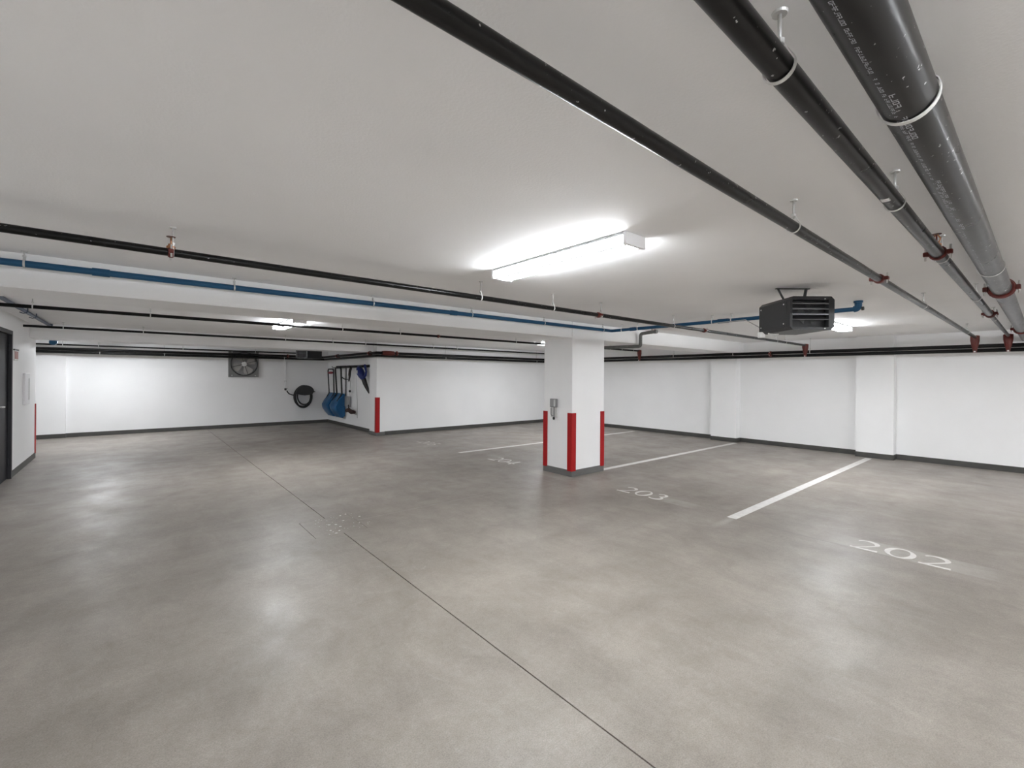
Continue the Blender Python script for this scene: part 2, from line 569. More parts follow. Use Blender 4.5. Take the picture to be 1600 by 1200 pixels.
# ------------------------------------------------------------------ column
CX0, CX1, CY0, CY1 = 5.21, 5.985, 4.74, 5.36
colm = thing('column', 'square white concrete column with red corner guards and a grey foot', 'column', ((CX0 + CX1) / 2, (CY0 + CY1) / 2, 0))
MB().box(CX0, CX1, CY0, CY1, 0, BB + 0.001).build('shaft', 'wall', colm)
MB().box(CX0, CX1, CY0, 4.756, BB, CEIL - 0.002).build('beam_haunch', 'wall', colm)
cb = MB()
cb.box(CX0 - BT, CX1 + BT, CY0 - BT, CY0, 0, BH).box(CX0 - BT, CX1 + BT, CY1, CY1 + BT, 0, BH)
cb.box(CX0 - BT, CX0, CY0, CY1, 0, BH).box(CX1, CX1 + BT, CY0, CY1, 0, BH)
cb.build('foot_band', 'colbase', colm)


def guard_mb(x, y, sx, sy, z0=0.085, z1=0.99, leg=0.085, t=0.012):
    """angle guard on the corner (x, y); the wall lies towards (sx, sy)"""
    e = 0.006
    P = [(-t, -t + e), (-t + e, -t), (leg, -t), (leg, 0), (0, 0), (0, leg), (-t, leg)]
    poly = [(x + sx * p, y + sy * q) for p, q in P]
    if sx * sy < 0:
        poly.reverse()
    return MB().prism(poly, 2, z0, z1)


for x, y, sx, sy in ((CX0, CY0, 1, 1), (CX1, CY0, -1, 1), (CX0, CY1, 1, -1), (CX1, CY1, -1, -1)):
    guard_mb(x, y, sx, sy).build('corner_guard', 'red', colm)
tag(guard_mb(4.775, 11.06, 1, 1).build('corner_guard', 'red'), 'red corner guard on the wall end beside the blue snow tools', 'corner guard')
tag(guard_mb(XD, YD, -1, -1, 0.085, 0.99, 0.06).build('corner_guard', 'red'), 'red corner guard at the end of the wall with the grey door', 'corner guard')

# outlet box on the column
dev = thing('outlet_box', 'small grey outlet box with a conduit loop on the white column', 'outlet box', (CX0, 5.11, 0.86))
MB().cbox(CX0 - 0.055, CX0, 5.045, 5.175, 1.065, 1.20, 0.006).build('cover', 'grey', dev)
MB().cbox(CX0 - 0.058, CX0 - 0.053, 5.05, 5.085, 1.075, 1.19, 0.002).build('cover_strip', 'lgrey', dev)
MB().cbox(CX0 - 0.025, CX0, 5.04, 5.18, 0.90, 1.065, 0.004).build('back_plate', 'lgrey', dev)
MB().tube([(CX0 - 0.04, 5.09, 1.07), (CX0 - 0.04, 5.09, 0.90)], 0.012, 10).build('conduit', 'grey', dev)
MB().tube([(CX0 - 0.035, 5.165, 1.05), (CX0 - 0.035, 5.165, 0.95), (CX0 - 0.035, 5.155, 0.93), (CX0 - 0.035, 5.13, 0.925), (CX0 - 0.038, 5.10, 0.925)], 0.007, 8).build('cable', 'grey', dev)
MB().lathe([(0, 0.001), (0, 0.017), (0.03, 0.02), (0.04, 0.012), (0.04, 0.001)], (CX0 - 0.04, 5.095, 0.905), (0, 0, -1), 12).build('plug', 'rubber', dev)

# ------------------------------------------------------------------ floor markings
for x0, x1, y, lab in ((5.085, 11.06, 2.243, 'white painted stall line between numbers 202 and 203'),
                       (6.0, 11.06, 4.80, 'white painted stall line running from the column to the right wall'),
                       (5.06, 11.06, 7.665, 'white painted stall line between numbers 204 and the faded 205')):
    tag(MB().box(x0, x1, y - 0.052, y + 0.052, -0.001, 0.0015).build('stall_line', 'line'), lab, 'stall line', 'painted stall lines')


def arc(cx, cy, rx, ry, a0, a1, n):
    return [(cx + rx * math.cos(math.radians(a0 + (a1 - a0) * i / n)), cy + ry * math.sin(math.radians(a0 + (a1 - a0) * i / n))) for i in range(n + 1)]


def lerpw(pts, *ws):
    N = len(pts)
    out = []
    for i in range(N):
        t = i / (N - 1) * (len(ws) - 1)
        k = min(int(t), len(ws) - 2)
        out.append(ws[k] + (ws[k + 1] - ws[k]) * (t - k))
    return out


def digit_strokes(ch):
    """strokes in a 0.7 x 1 cell: flared calligraphic figures"""
    S = []
    if ch == '2':
        p = arc(0.31, 0.69, 0.285, 0.265, 150, -22, 16)
        p += [(0.50, 0.48), (0.36, 0.30), (0.20, 0.13), (0.085, 0.04)]
        S.append((p, lerpw(p, 0.05, 0.055, 0.10, 0.135, 0.12, 0.06, 0.05)))
        q = [(0.0, 0.045), (0.3, 0.045), (0.55, 0.045), (0.72, 0.06)]
        S.append((q, [0.085, 0.09, 0.095, 0.125]))
    elif ch == '0':
        p = arc(0.36, 0.49, 0.315, 0.445, 100, 460, 40)
        S.append((p, lerpw(p, 0.06, 0.135, 0.13, 0.06, 0.06, 0.135, 0.13, 0.06, 0.06)))
    elif ch == '3':
        p = arc(0.29, 0.735, 0.24, 0.215, 150, -80, 18)
        S.append((p, lerpw(p, 0.05, 0.07, 0.12, 0.10, 0.05)))
        q = arc(0.28, 0.28, 0.30, 0.245, 82, -145, 20)
        S.append((q, lerpw(q, 0.05, 0.10, 0.135, 0.09, 0.06)))
    elif ch == '4':
        S.append(([(0.50, -0.02), (0.50, 0.5), (0.50, 0.95)], [0.12, 0.11, 0.12]))
        S.append(([(0.47, 0.93), (0.24, 0.6), (0.02, 0.29)], [0.06, 0.065, 0.06]))
        S.append(([(0.0, 0.27), (0.4, 0.27), (0.74, 0.27)], [0.09, 0.09, 0.10]))
    elif ch == '5':
        S.append(([(0.20, 0.90), (0.45, 0.90), (0.62, 0.91)], [0.10, 0.10, 0.12]))
        S.append(([(0.21, 0.92), (0.15, 0.55)], [0.07, 0.06]))
        q = arc(0.27, 0.30, 0.31, 0.265, 118, -140, 22)
        S.append((q, lerpw(q, 0.05, 0.09, 0.135, 0.10, 0.06)))
    return S


def number(text, yc, label, material='line', h=0.30, adv=0.238, zt=0.0014, dx=5.098):
    root = thing('stall_number', label, 'floor number', (dx, yc, 0), 0, 'painted stall numbers')
    total = adv * (len(text) - 1) + 0.72 * h * 0.92
    y = yc + total / 2
    for ch in text:
        mb = MB()
        for pts, ws in digit_strokes(ch):
            mb.ribbon(pts, [q * 1.15 for q in ws], -0.001, zt, lambda p, y=y: (dx + p[1] * h, y - p[0] * h * 0.92))
        mb.build('digit', material, root)
        y -= adv


number('202', 0.835, 'white painted number 202 on the floor')
number('203', 3.47, 'white painted number 203 on the floor beside the column')
number('204', 6.42, 'white painted number 204 on the floor behind the column')
number('205', 9.20, 'worn white painted number 205 on the floor near the back wall', 'oldline')


# ------------------------------------------------------------------ pipe hardware
def ax_pt(axis, t, a, z):
    return Vector((t, a, z)) if axis == 0 else Vector((a, t, z))


HPROTO = {}


def hanger(key, loc, r, axis, drop, label, group, material='zinc'):
    """split-ring hanger: strap ring about the pipe, swivel nut, rod, ceiling flange"""
    if key in HPROTO:
        h = copy_tree(HPROTO[key])
        h.location = loc
        h['label'] = label
        h['group'] = group
        return h
    root = thing('pipe_hanger', label, 'pipe hanger', loc, 0, group)
    HPROTO[key] = root
    wdt = 0.011 if r < 0.045 else 0.016
    R = r + 0.003
    # ring: closed round underneath, straight up to the swivel above
    prof = []
    for i in range(21):
        a = math.radians(160 + (380 - 160) * i / 20)
        prof.append((R * math.cos(a), R * math.sin(a)))
    top = R + 0.022
    prof.append((0.008, top))
    prof.append((-0.008, top))
    t = 0.0025
    N = len(prof)
    mb = MB()
    vs_ = []
    for (p, q) in prof:
        L = math.hypot(p, q)
        for k in (0, 1):
            s = (L + t * k) / L
            for e in (-wdt / 2, wdt / 2):
                vs_.append((e, p * s, q * s) if axis == 0 else (p * s, e, q * s))
    fs_ = []
    for i in range(N):
        j = (i + 1) % N
        a, b = i * 4, j * 4
        fs_ += [(a, a + 1, b + 1, b), (a + 2, b + 2, b + 3, a + 3), (a, b, b + 2, a + 2), (a + 1, a + 3, b + 3, b + 1)]
    mb.add(vs_, fs_)
    mb.build('ring', material, root, True)
    MB().lathe([(0, 0.001), (0, 0.011), (0.014, 0.011), (0.014, 0.001)], (0, 0, top - 0.003), (0, 0, 1), 6, False).build('nut', 'galv', root, True)
    if drop > top + 0.02:
        MB().tube([(0, 0, top - 0.01), (0, 0, drop)], 0.0045, 8).build('rod', 'galv', root, True)
        MB().lathe([(0, 0.001), (0, 0.016), (0.006, 0.018), (0.006, 0.001)], (0, 0, drop - 0.006), (0, 0, 1), 12).build('flange', 'galv', root, True)
    return root


def coupling_mb(c, r, axis, wd=0.05):
    d = Vector((1, 0, 0)) if axis == 0 else Vector((0, 1, 0))
    s = Vector((0, 1, 0)) if axis == 0 else Vector((1, 0, 0))
    c = Vector(c)
    mb = MB()
    mb.lathe([(-wd / 2, r * 0.98), (-wd / 2, r * 1.22), (-wd * 0.3, r * 1.3), (-wd * 0.28, r * 1.38), (wd * 0.28, r * 1.38), (wd * 0.3, r * 1.3), (wd / 2, r * 1.22), (wd / 2, r * 0.98)], c - d * 0, d, 20)
    for sg in (-1, 1):
        q = c + s * sg * (r * 1.38 + 0.008)
        hx = (wd * 0.42, 0.014, 0.009 + r * 0.15) if axis == 0 else (0.014, wd * 0.42, 0.009 + r * 0.15)
        mb.cbox(q.x - hx[0], q.x + hx[0], q.y - hx[1], q.y + hx[1], q.z - hx[2], q.z + hx[2], 0.004)
    return mb


def coupling(parent, c, r, axis, material='redfit', wd=0.05):
    o = coupling_mb(c, r, axis, wd).build('coupling', material, parent)
    s = Vector((0, 1, 0)) if axis == 0 else Vector((1, 0, 0))
    for sg in (-1, 1):
        q = Vector(c) + s * sg * (r * 1.38 + 0.012)
        MB().tube([q - Vector((0, 0, 0.028 + r * 0.3)), q + Vector((0, 0, 0.03 + r * 0.35))], 0.0055, 6).build('bolt', 'galv', o)
    return o


def sprinkler(parent, c, r):
    """upright sprinkler: saddle, stem, frame arms, deflector"""
    c = Vector(c)
    b = MB().lathe([(r * 0.8, 0.022), (r + 0.012, 0.022), (r + 0.014, 0.015), (r + 0.026, 0.013), (r + 0.028, 0.001)], c, (0, 0, 1), 14)
    for sg in (-1, 1):
        b.tube([c + Vector((0, sg * 0.010, r + 0.022)), c + Vector((0, sg * 0.017, r + 0.042)), c + Vector((0, sg * 0.004, r + 0.066))], 0.0035, 6)
    h = b.build('sprinkler_head', 'brass', parent)
    d = MB().lathe([(r + 0.066, 0.001), (r + 0.066, 0.022), (r + 0.069, 0.023), (r + 0.071, 0.001)], c, (0, 0, 1), 16)
    d.build('deflector', 'bronze', h)
    MB().tube([c + Vector((0, 0, r + 0.026)), c + Vector((0, 0, r + 0.064))], 0.004, 8).build('bulb', 'redfit', h)
    return h


def bend(p0, corner, p1, rad=0.06, n=6):
    """rounded corner points between two straight legs"""
    p0, corner, p1 = Vector(p0), Vector(corner), Vector(p1)
    a = (p0 - corner).normalized() * rad
    b = (p1 - corner).normalized() * rad
    out = []
    for i in range(n + 1):
        t = i / n
        out.append(corner + a * (1 - t) ** 2 + b * t ** 2)
    return out


def xs_on(Y, pixels):
    return [at(px, py, 1, Y).x for px, py in pixels]


# first long black sprinkler line, in front of the beam
def straight_pipe(name, label, axis, a, z, r, t0, t1, material, n=20):
    root = thing(name, label, 'pipe', ax_pt(axis, t0, a, z))
    MB().tube([ax_pt(axis, t0, a, z), ax_pt(axis, t1, a, z)], r, n).build('tube', material, root)
    return root


XM = 10.96                 # main along the right wall
ZM1, ZM2 = 2.124, 2.054

r1Y, r1Z, r1R = 0.788, 2.28, 0.0245
p = straight_pipe('sprinkler_pipe', 'slim black sprinkler pipe over stall 202, away from the thick pipe', 0, r1Y, r1Z, r1R, XD - 0.0, XM - 0.03, 'steel')
coupling(p, (at(1372, 436, 2, r1Z).x, r1Y, r1Z), r1R, 0)
for px, py, q in ((1238, 355, 'on its aisle side'), (1441, 478, 'just past its red coupling'), (1511, 519, 'beside the red tee')):
    hanger('r1', (at(px, py, 2, r1Z).x, r1Y, r1Z), r1R, 0, CEIL - r1Z, 'ring hanger on the slim black pipe, ' + q, 'hangers on the slim pipe')

r2Y, r2Z, r2R = 0.408, 2.28, 0.030
p = thing('sprinkler_pipe', 'medium black sprinkler pipe between the slim and the thick pipe', 'pipe', (XD, r2Y, r2Z))
xr = at(1550, 491, 2, r2Z).x
MB().tube([(XD, r2Y, r2Z), (xr, r2Y, r2Z)], r2R, 24).build('tube', 'steel', p)
MB().tube([(xr, r2Y, r2Z), (XM - 0.03, r2Y, r2Z)], 0.022, 16).build('reduced_tube', 'steel', p)
xs = at(1470, 392, 2, r2Z).x
sprinkler(p, (xs, r2Y, r2Z), r2R)
coupling(p, (xs + 0.05, r2Y, r2Z), r2R, 0, wd=0.03)
coupling(p, (xr - 0.10, r2Y, r2Z), r2R, 0, wd=0.03)
coupling(p, (xr, r2Y, r2Z), r2R, 0)
for px, py, q in ((1205, 112, 'with no fitting near it'), (1397, 317, 'beside a white paper tag'), (1472, 402, 'next to the sprinkler head'), (1528, 465, 'between the sprinkler head and the reducer'), (1556, 497, 'at the red reducer coupling')):
    hanger('r2', (at(px, py, 2, r2Z).x, r2Y, r2Z), r2R, 0, CEIL - r2Z, 'ring hanger on the medium black pipe, ' + q, 'hangers on the medium pipe')
MB().cbox(at(1390, 300, 2, r2Z).x - 0.02, at(1390, 300, 2, r2Z).x + 0.012, r2Y - 0.012, r2Y + 0.014, r2Z - r2R - 0.002, r2Z - r2R + 0.006, 0.001).build('paper_tag', 'zinc', p)

r3Y, r3Z, r3R = 0.230, 2.262, 0.0575
p = thing('main_pipe', 'thick black steel pipe with white print along its underside', 'pipe', (XD, r3Y, r3Z))
MB().tube([(XD, r3Y, r3Z), (XC, r3Y, r3Z)], r3R, 40).build('tube', 'steel', p)
for px, py in ((1568, 462), (1597, 520)):
    coupling(p, (at(px, py, 2, r3Z - r3R).x, r3Y, r3Z), r3R, 0, wd=0.06)
for px, py, q in ((1423, 187, 'amid its white print'), (1559, 430, 'beside its red coupling')):
    hanger('r3', (at(px, py, 2, r3Z - r3R).x, r3Y, r3Z), r3R, 0, CEIL - r3Z, 'wide white strap hanger around the thick black pipe, ' + q, 'hangers on the thick pipe')


def print_marks(parent, rows, x0):
    """worn stencil print wrapped on the underside of the thick pipe"""
    mb = MB()

    def quad(xa, xb, ta, tb):
        R = r3R + 0.0004
        q = []
        for x_, t_ in ((xa, ta), (xb, ta), (xb, tb), (xa, tb)):
            q.append((x_, r3Y + R * math.sin(t_), r3Z - R * math.cos(t_)))
        mb.add(q, [(0, 1, 2, 3)])
    rnd = random.Random(3)
    for (xa, xb, ang, hgt, cw, fade) in rows:
        x = xa
        hh = hgt / r3R / 2
        while x < xb:
            if rnd.random() < fade:
                x += cw * rnd.choice([1.1, 1.7])
                continue
            s = cw * 0.17
            k = rnd.randrange(5)
            if k in (0, 2, 3):
                quad(x, x + s, ang - hh, ang + hh)
            if k in (0, 1, 4):
                quad(x + cw * 0.6, x + cw * 0.6 + s, ang - hh, ang + hh)
            if k in (0, 2, 4):
                quad(x, x + cw * 0.75, ang + hh * 0.66, ang + hh)
            if k in (1, 2, 3):
                quad(x, x + cw * 0.75, ang - hh * 0.17, ang + hh * 0.17)
            if k in (0, 1, 3):
                quad(x, x + cw * 0.75, ang - hh, ang - hh * 0.66)
            x += cw
    return tag(mb.build('white_print', 'print', parent), kind='stuff')


print_marks(p, [(0.9, 1.95, 0.27, 0.008, 0.0085, 0.18), (1.33, 1.62, 0.05, 0.012, 0.020, 0.18), (1.95, 2.55, 0.27, 0.007, 0.011, 0.35),
                (2.02, 2.42, 0.08, 0.011, 0.018, 0.2), (2.55, 2.75, 0.12, 0.012, 0.022, 0.1), (2.8, 4.0, 0.22, 0.005, 0.012, 0.55)], 1.2)

p1Y, p1Z, p1R = 3.306, 2.262, 0.0228
p = straight_pipe('sprinkler_pipe', 'long black sprinkler pipe crossing under the ceiling in front of the blue pipe', 0, p1Y, p1Z, p1R, XD + 0.003, XM - 0.03, 'black')
sprinkler(p, (at(267, 392, 1, p1Y).x, p1Y, p1Z), p1R)
coupling(p, (at(267, 392, 1, p1Y).x, p1Y, p1Z), p1R, 0, wd=0.028)
for px, py in ((935, 493), (1100, 516)):
    coupling(p, (at(px, py, 1, p1Y).x, p1Y, p1Z), p1R, 0)
for px, py, q in ((270, 393, 'at the brass sprinkler head'), (751, 466, 'just beyond the bright ceiling light'), (864, 483, 'between the bright light and the first red coupling'),
                  (939, 494, 'at the red coupling above the column'), (1052, 509, 'where the blue pipe crosses it'), (1213, 533, 'near the right wall tee'), (1227, 535, 'near the right wall tee')):
    hanger('p1', (at(px, py, 1, p1Y).x, p1Y, p1Z), p1R, 0, CEIL - p1Z, 'ring hanger on the front black pipe, ' + q, 'hangers on the front black pipe')

p2Y, p2Z, p2R = 7.40, 2.30, 0.021
p = straight_pipe('sprinkler_pipe', 'black sprinkler pipe crossing just behind the near beam', 0, p2Y, p2Z, p2R, XD + 0.003, XM - 0.03, 'blackfar')
coupling(p, (at(685, 526, 1, p2Y).x, p2Y, p2Z), p2R, 0)
for px, py, q in ((51, 478, 'beside the blue grey pipe'), (235, 492, 'between the blue grey pipe and the light'), (535, 514, 'between the light and the red coupling'), (625, 522, 'between the light and the red coupling'),
                  (806, 534, 'between the red coupling and the column'), (953, 545, 'near the insulated drain'), (971, 546.5, 'near the insulated drain'), (989, 548, 'near the insulated drain')):
    hanger('p2', (at(px, py, 1, p2Y).x, p2Y, p2Z), p2R, 0, CEIL - p2Z, 'ring hanger on the pipe behind the beam, ' + q, 'hangers on the pipe behind the beam')

p3Y, p3Z, p3R = 10.66, 2.315, 0.020
p = straight_pipe('sprinkler_pipe', 'thin black sprinkler pipe in front of the far beam', 0, p3Y, p3Z, p3R, XD + 0.003, XM - 0.03, 'blackfar')
for px, py, q in ((99, 512, 'beside the blue grey pipe'), (224, 518, 'between blue grey pipe and fan'), (446, 532, 'over the hose'), (520, 536, 'over the snow scoops'), (571, 539, 'over the leaf blower'), (677, 545, 'over the faded 205'), (714, 546, 'over the faded 205')):
    hanger('p3', (at(px, py, 1, p3Y).x, p3Y, p3Z), p3R, 0, CEIL - p3Z, 'ring hanger on the thin pipe by the far beam, ' + q, 'hangers on the thin far pipe')

# mains along the far, return, back and right walls, one run per wall
ME, MB_Y, MA_Y = 4.66, 10.80, 14.98
RUNS = {}
for r, z, off, which in ((0.034, ZM1, 0.0, 'upper'), (0.033, ZM2, 0.05, 'lower')):
    xE, yBm, xM = ME + off, MB_Y + off, XM + off
    for key, where, pts in (('far', 'along the far wall under the fan pipework', [(XL + 0.003, MA_Y, z), (xE - 0.06, MA_Y, z)]),
                            ('return', 'above the snow tools', bend((0, MA_Y, z), (xE, MA_Y, z), (xE, 12, z), 0.055) + [(xE, yBm + 0.075, z)]),
                            ('back', 'along the wall behind the farthest stall', bend((xE, 12, z), (xE, yBm, z), (8, yBm, z), 0.07) + [(xM - 0.075, yBm, z)]),
                            ('right', 'along the wall at the head of the stalls', bend((8, yBm, z), (xM, yBm, z), (xM, 5, z), 0.07) + [(xM, YN + 0.003, z)])):
        root = thing('main_pipe', which + ' black main pipe ' + where, 'pipe', pts[0])
        MB().tube(pts, r, 16).build('tube', 'blackfar', root)
        RUNS[which, key] = root
for c, ax, key in (((ME, 11.22, ZM1), 1, 'return'), ((5.20, MB_Y, ZM1), 0, 'back'), ((ME, 13.6, ZM1), 1, 'return'), ((3.62, MA_Y, ZM1), 0, 'far')):
    coupling(RUNS['upper', key], c, 0.042, ax)
MB().lathe([(0, 0.04), (0, 0.052), (0.10, 0.060), (0.22, 0.060), (0.32, 0.052), (0.32, 0.04)], (4.80, MB_Y, ZM1), (1, 0, 0), 18).build('elbow_body', 'redfit', RUNS['upper', 'back'])
# tees that take the cross lines
for yb, zb in ((r1Y, r1Z), (r2Y, r2Z), (p1Y, p1Z), (p2Y, p2Z)):
    t = MB()
    zt_ = 2.018
    t.lathe([(0, 0.001), (0, 0.022), (0.03, 0.026), (0.10, 0.040), (0.13, 0.046), (0.20, 0.058), (zb + 0.02 - zt_, 0.058), (zb + 0.03 - zt_, 0.03), (zb + 0.03 - zt_, 0.001)], (XM - 0.045, yb, zt_), (0, 0, 1), 14)
    tee = t.build('tee', 'redfit', RUNS['upper', 'right'])
    MB().lathe([(0, 0.001), (0, 0.012), (0.02, 0.012), (0.02, 0.001)], (XM - 0.08, yb, zt_ + 0.005), (0, 0, 1), 8).build('bolt', 'zinc', tee)
coupling(RUNS['upper', 'right'], (XM, at(1204, 551, 0, XM).y, ZM1 - 0.02), 0.044, 1)
for px, py, q in ((1053, 556, 'by the tee near the insulated drain'), (1266, 548, 'by the tee under the heater'), (1146, 553, 'over the wall pilaster')):
    hanger('mC', (XM, at(px, py, 0, XM).y, ZM1), 0.034, 1, CEIL - ZM1, 'ring hanger on the right wall main, ' + q, 'hangers on the right wall main')
for px, py, q in ((444, 557, 'over the white tap pipe'), (257, 552, 'nearer the fan than the corner guard'), (156, 548, 'nearer the corner guard than the fan')):
    hanger('mA', (at(px, py, 1, 14.98).x, 14.98, ZM2), 0.033, 0, CEIL - ZM2, 'ring hanger on the lower far wall main, ' + q, 'hangers on the far wall main')
for px, py, q in ((696, 556, 'over the faded 205'), (838, 562, 'beside the column')):
    hanger('mB', (at(px, py, 1, 10.85).x, 10.85, ZM2), 0.033, 0, CEIL - ZM2, 'ring hanger on the lower back wall main, ' + q, 'hangers on the back wall main')
straight_pipe('branch_pipe', 'thin black pipe above the mains on the far wall', 0, 14.90, 2.222, 0.019, XL, 4.2, 'blackfar', 12)
for px, py, q in ((98, 538, 'beside the dark blue elbow'), (154, 541, 'between blue elbow and fan'), (286, 545, 'between blue elbow and fan'), (399, 550, 'over the fan')):
    hanger('pA', (at(px, py, 1, 14.90).x, 14.90, 2.222), 0.019, 0, CEIL - 2.222, 'ring hanger on the thin pipe above the far mains, ' + q, 'hangers on the thin far wall pipe')

# blue drain
bY, bZ, bR = 4.66, 2.322, 0.0245
bX = 6.08
blue = thing('drain_pipe', 'blue drain pipe along the beam that turns beside the heater', 'pipe', (XD, bY, bZ))
yEnd = 1.335
path = [(XD + 0.003, bY, bZ)] + bend((0, bY, bZ), (bX, bY, bZ), (bX, 2, bZ), 0.05) + [(bX, yEnd + 0.02, bZ)]
MB().tube(path, bR, 20).build('tube', 'blue', blue)


def sleeve(c, axis, L=0.10, r=None, material='blue', parent=None):
    r = r or bR * 1.22
    d = (1, 0, 0) if axis == 0 else (0, 1, 0)
    return MB().lathe([(-L / 2, bR), (-L / 2, r), (L / 2, r), (L / 2, bR)], c, d, 20).build('coupling', material, parent or blue)


sleeve((at(158, 426, 1, bY).x, bY, bZ), 0)
sleeve((at(709, 490, 1, bY).x, bY, bZ), 0, 0.09)
sleeve((bX, 4.25, bZ), 1, 0.10)
sleeve((bX, at(1130, 503, 0, bX).y, bZ), 1, 0.14)
MB().tube(bend((bX, 2, bZ), (bX, yEnd, bZ), (bX, yEnd, CEIL), 0.04) + [(bX, yEnd, CEIL - 0.001)], bR * 1.4, 18).build('elbow', 'blue', blue)
MB().lathe([(0, 0.02), (0, 0.043), (0.02, 0.043), (0.02, 0.02)], (bX, yEnd, CEIL - 0.021), (0, 0, 1), 18).build('flange', 'blue', blue)
MB().lathe([(0, 0.001), (0, 0.022), (0.02, 0.02), (0.02, 0.001)], (bX, yEnd - 0.03, bZ), (0, -1, 0), 12).build('cleanout_plug', 'dgrey', blue)
for px, py, q in ((38, 411, 'between the left wall and the first sleeve'), (366, 449, 'between the two sleeves'), (583, 474, 'between the two sleeves'),
                  (737, 492, 'just past the second sleeve'), (850, 506, 'short of the column'), (942, 517, 'over the column by the bend')):
    hanger('bl', (at(px, py, 1, bY).x, bY, bZ), bR, 0, CEIL - bZ, 'silver ring hanger on the blue pipe, ' + q, 'hangers on the blue pipe by the beam', 'galv')
for px, py, q in ((972, 517, 'nearest the bend'), (997, 515, 'above the insulated drain'), (1113, 505, 'just short of its long sleeve'), (1143, 502, 'between its long sleeve and the heater')):
    hanger('bl2', (bX, at(px, py, 0, bX).y, bZ), bR, 1, CEIL - bZ, 'ring hanger on the blue pipe, ' + q, 'hangers on the blue pipe by the heater')
MB().tube([(bX, 2.95, bZ - 0.02), (bX - 0.3, 2.4, bZ - 0.05), (5.2, 1.85, 2.0)], 0.006, 8).build('condensate_line', 'cord', blue)

# grey insulated drain hooking under the beam
gx = 6.95
gd = thing('insulated_drain', 'grey insulated pipe dropping under the beam beside the column', 'pipe', (gx, 4.68, 2.10))
path = [(gx, 4.42, 2.352)] + bend((gx, 4.42, 2.352), (gx, 4.69, 2.335), (gx, 4.69, 2.12), 0.05) + bend((gx, 4.69, 2.3), (gx, 4.69, 2.112), (gx, 5.5, 2.112), 0.04) + [(gx, 6.6, 2.135), (gx, 7.1, 2.155)]
MB().tube(path, 0.030, 14).build('tube', 'duct', gd)
MB().lathe([(0, 0.001), (0.0, 0.034), (0.04, 0.036), (0.08, 0.030)], (gx, 4.36, 2.353), (0, 1, 0), 14).build('end_cap', 'duct', gd)
MB().tube([(gx, 4.46, 2.37), (gx, 4.46, CEIL)], 0.008, 8).build('support_rod', 'duct', gd)

# blue-grey pipe along the left wall ceiling, with hook straps
lx, lz = -1.115, 2.377
lp = thing('drain_pipe', 'blue grey pipe with hook straps under the ceiling by the grey door', 'pipe', (lx, 5.36, lz))
MB().tube([(lx, 5.36, lz), (lx, 11.15, lz)], 0.022, 14).build('tube', 'bluegrey', lp)
MB().tube(bend((lx, 11, lz), (lx, 11.2, lz), (lx, 11.2, CEIL), 0.03) + [(lx, 11.2, CEIL - 0.001)], 0.034, 14).build('elbow', 'bluegrey', lp)
for y in (8.7, 9.4):
    q = [(lx + 0.04, y, CEIL - 0.002), (lx + 0.04, y, lz), (lx + 0.03, y, lz - 0.03), (lx, y, lz - 0.04), (lx - 0.035, y, lz - 0.025)]
    MB().tube(q, 0.006, 8).build('hook_strap', 'bluegrey', lp)
st = thing('pipe_stub', 'dark blue pipe elbow showing below the far beam', 'pipe', (-1.16, 12.2, BB))
MB().tube([(-1.16, 12.02, 2.135), (-1.16, 12.10, 2.135)] + bend((-1.16, 12.1, 2.135), (-1.16, 12.3, 2.135), (-1.16, 12.3, CEIL), 0.05) + [(-1.16, 12.3, CEIL - 0.001)], 0.045, 16).build('elbow', 'blue', st)
MB().lathe([(0, 0.04), (0, 0.055), (0.05, 0.055), (0.05, 0.04)], (-1.16, 12.04, 2.135), (0, 1, 0), 16).build('collar', 'blue', st)

# ------------------------------------------------------------------ fluorescent fixtures, plus added unseen ones for fill
LW, LL, LH = 0.20, 1.27, 0.075


def light(loc, rotz, label, group='ceiling fluorescent fixtures'):
    root = thing('fluorescent_light', label, 'ceiling light', loc, rotz, group)
    h = LL / 2
    MB().box(-LW / 2 + 0.002, LW / 2 - 0.002, -h, h, -0.016, 0.0).build('housing', 'lampedge', root, True)
    # wrap-round diffuser: flat underside, sides leaning in
    wt, wb, zt, zb, L2 = LW / 2 - 0.010, LW / 2 - 0.036, -0.016, -0.066, h - 0.012
    MB().box(-wb, wb, -L2, L2, zb - 0.004, zb + 0.002).build('diffuser', 'diff', root, True)
    for s in (-1, 1):
        vv = [(s * wt, zt), (s * wb, zb), (s * (wb - 0.006), zb), (s * (wt - 0.006), zt)]
        MB().prism(vv, 1, -L2, L2).build('side_lens', 'diffside', root, True)
        MB().cbox(s * (wb + 0.001) - 0.007, s * (wb + 0.001) + 0.007, -L2, L2, zb - 0.010, zb + 0.004, 0.002).build('edge_rail', 'lampedge', root, True)
        MB().cbox(-LW / 2, LW / 2, s * h - 0.012, s * h + 0.012, -LH, -0.0005, 0.003).build('end_cap', 'lampwhite', root, True)
    return root


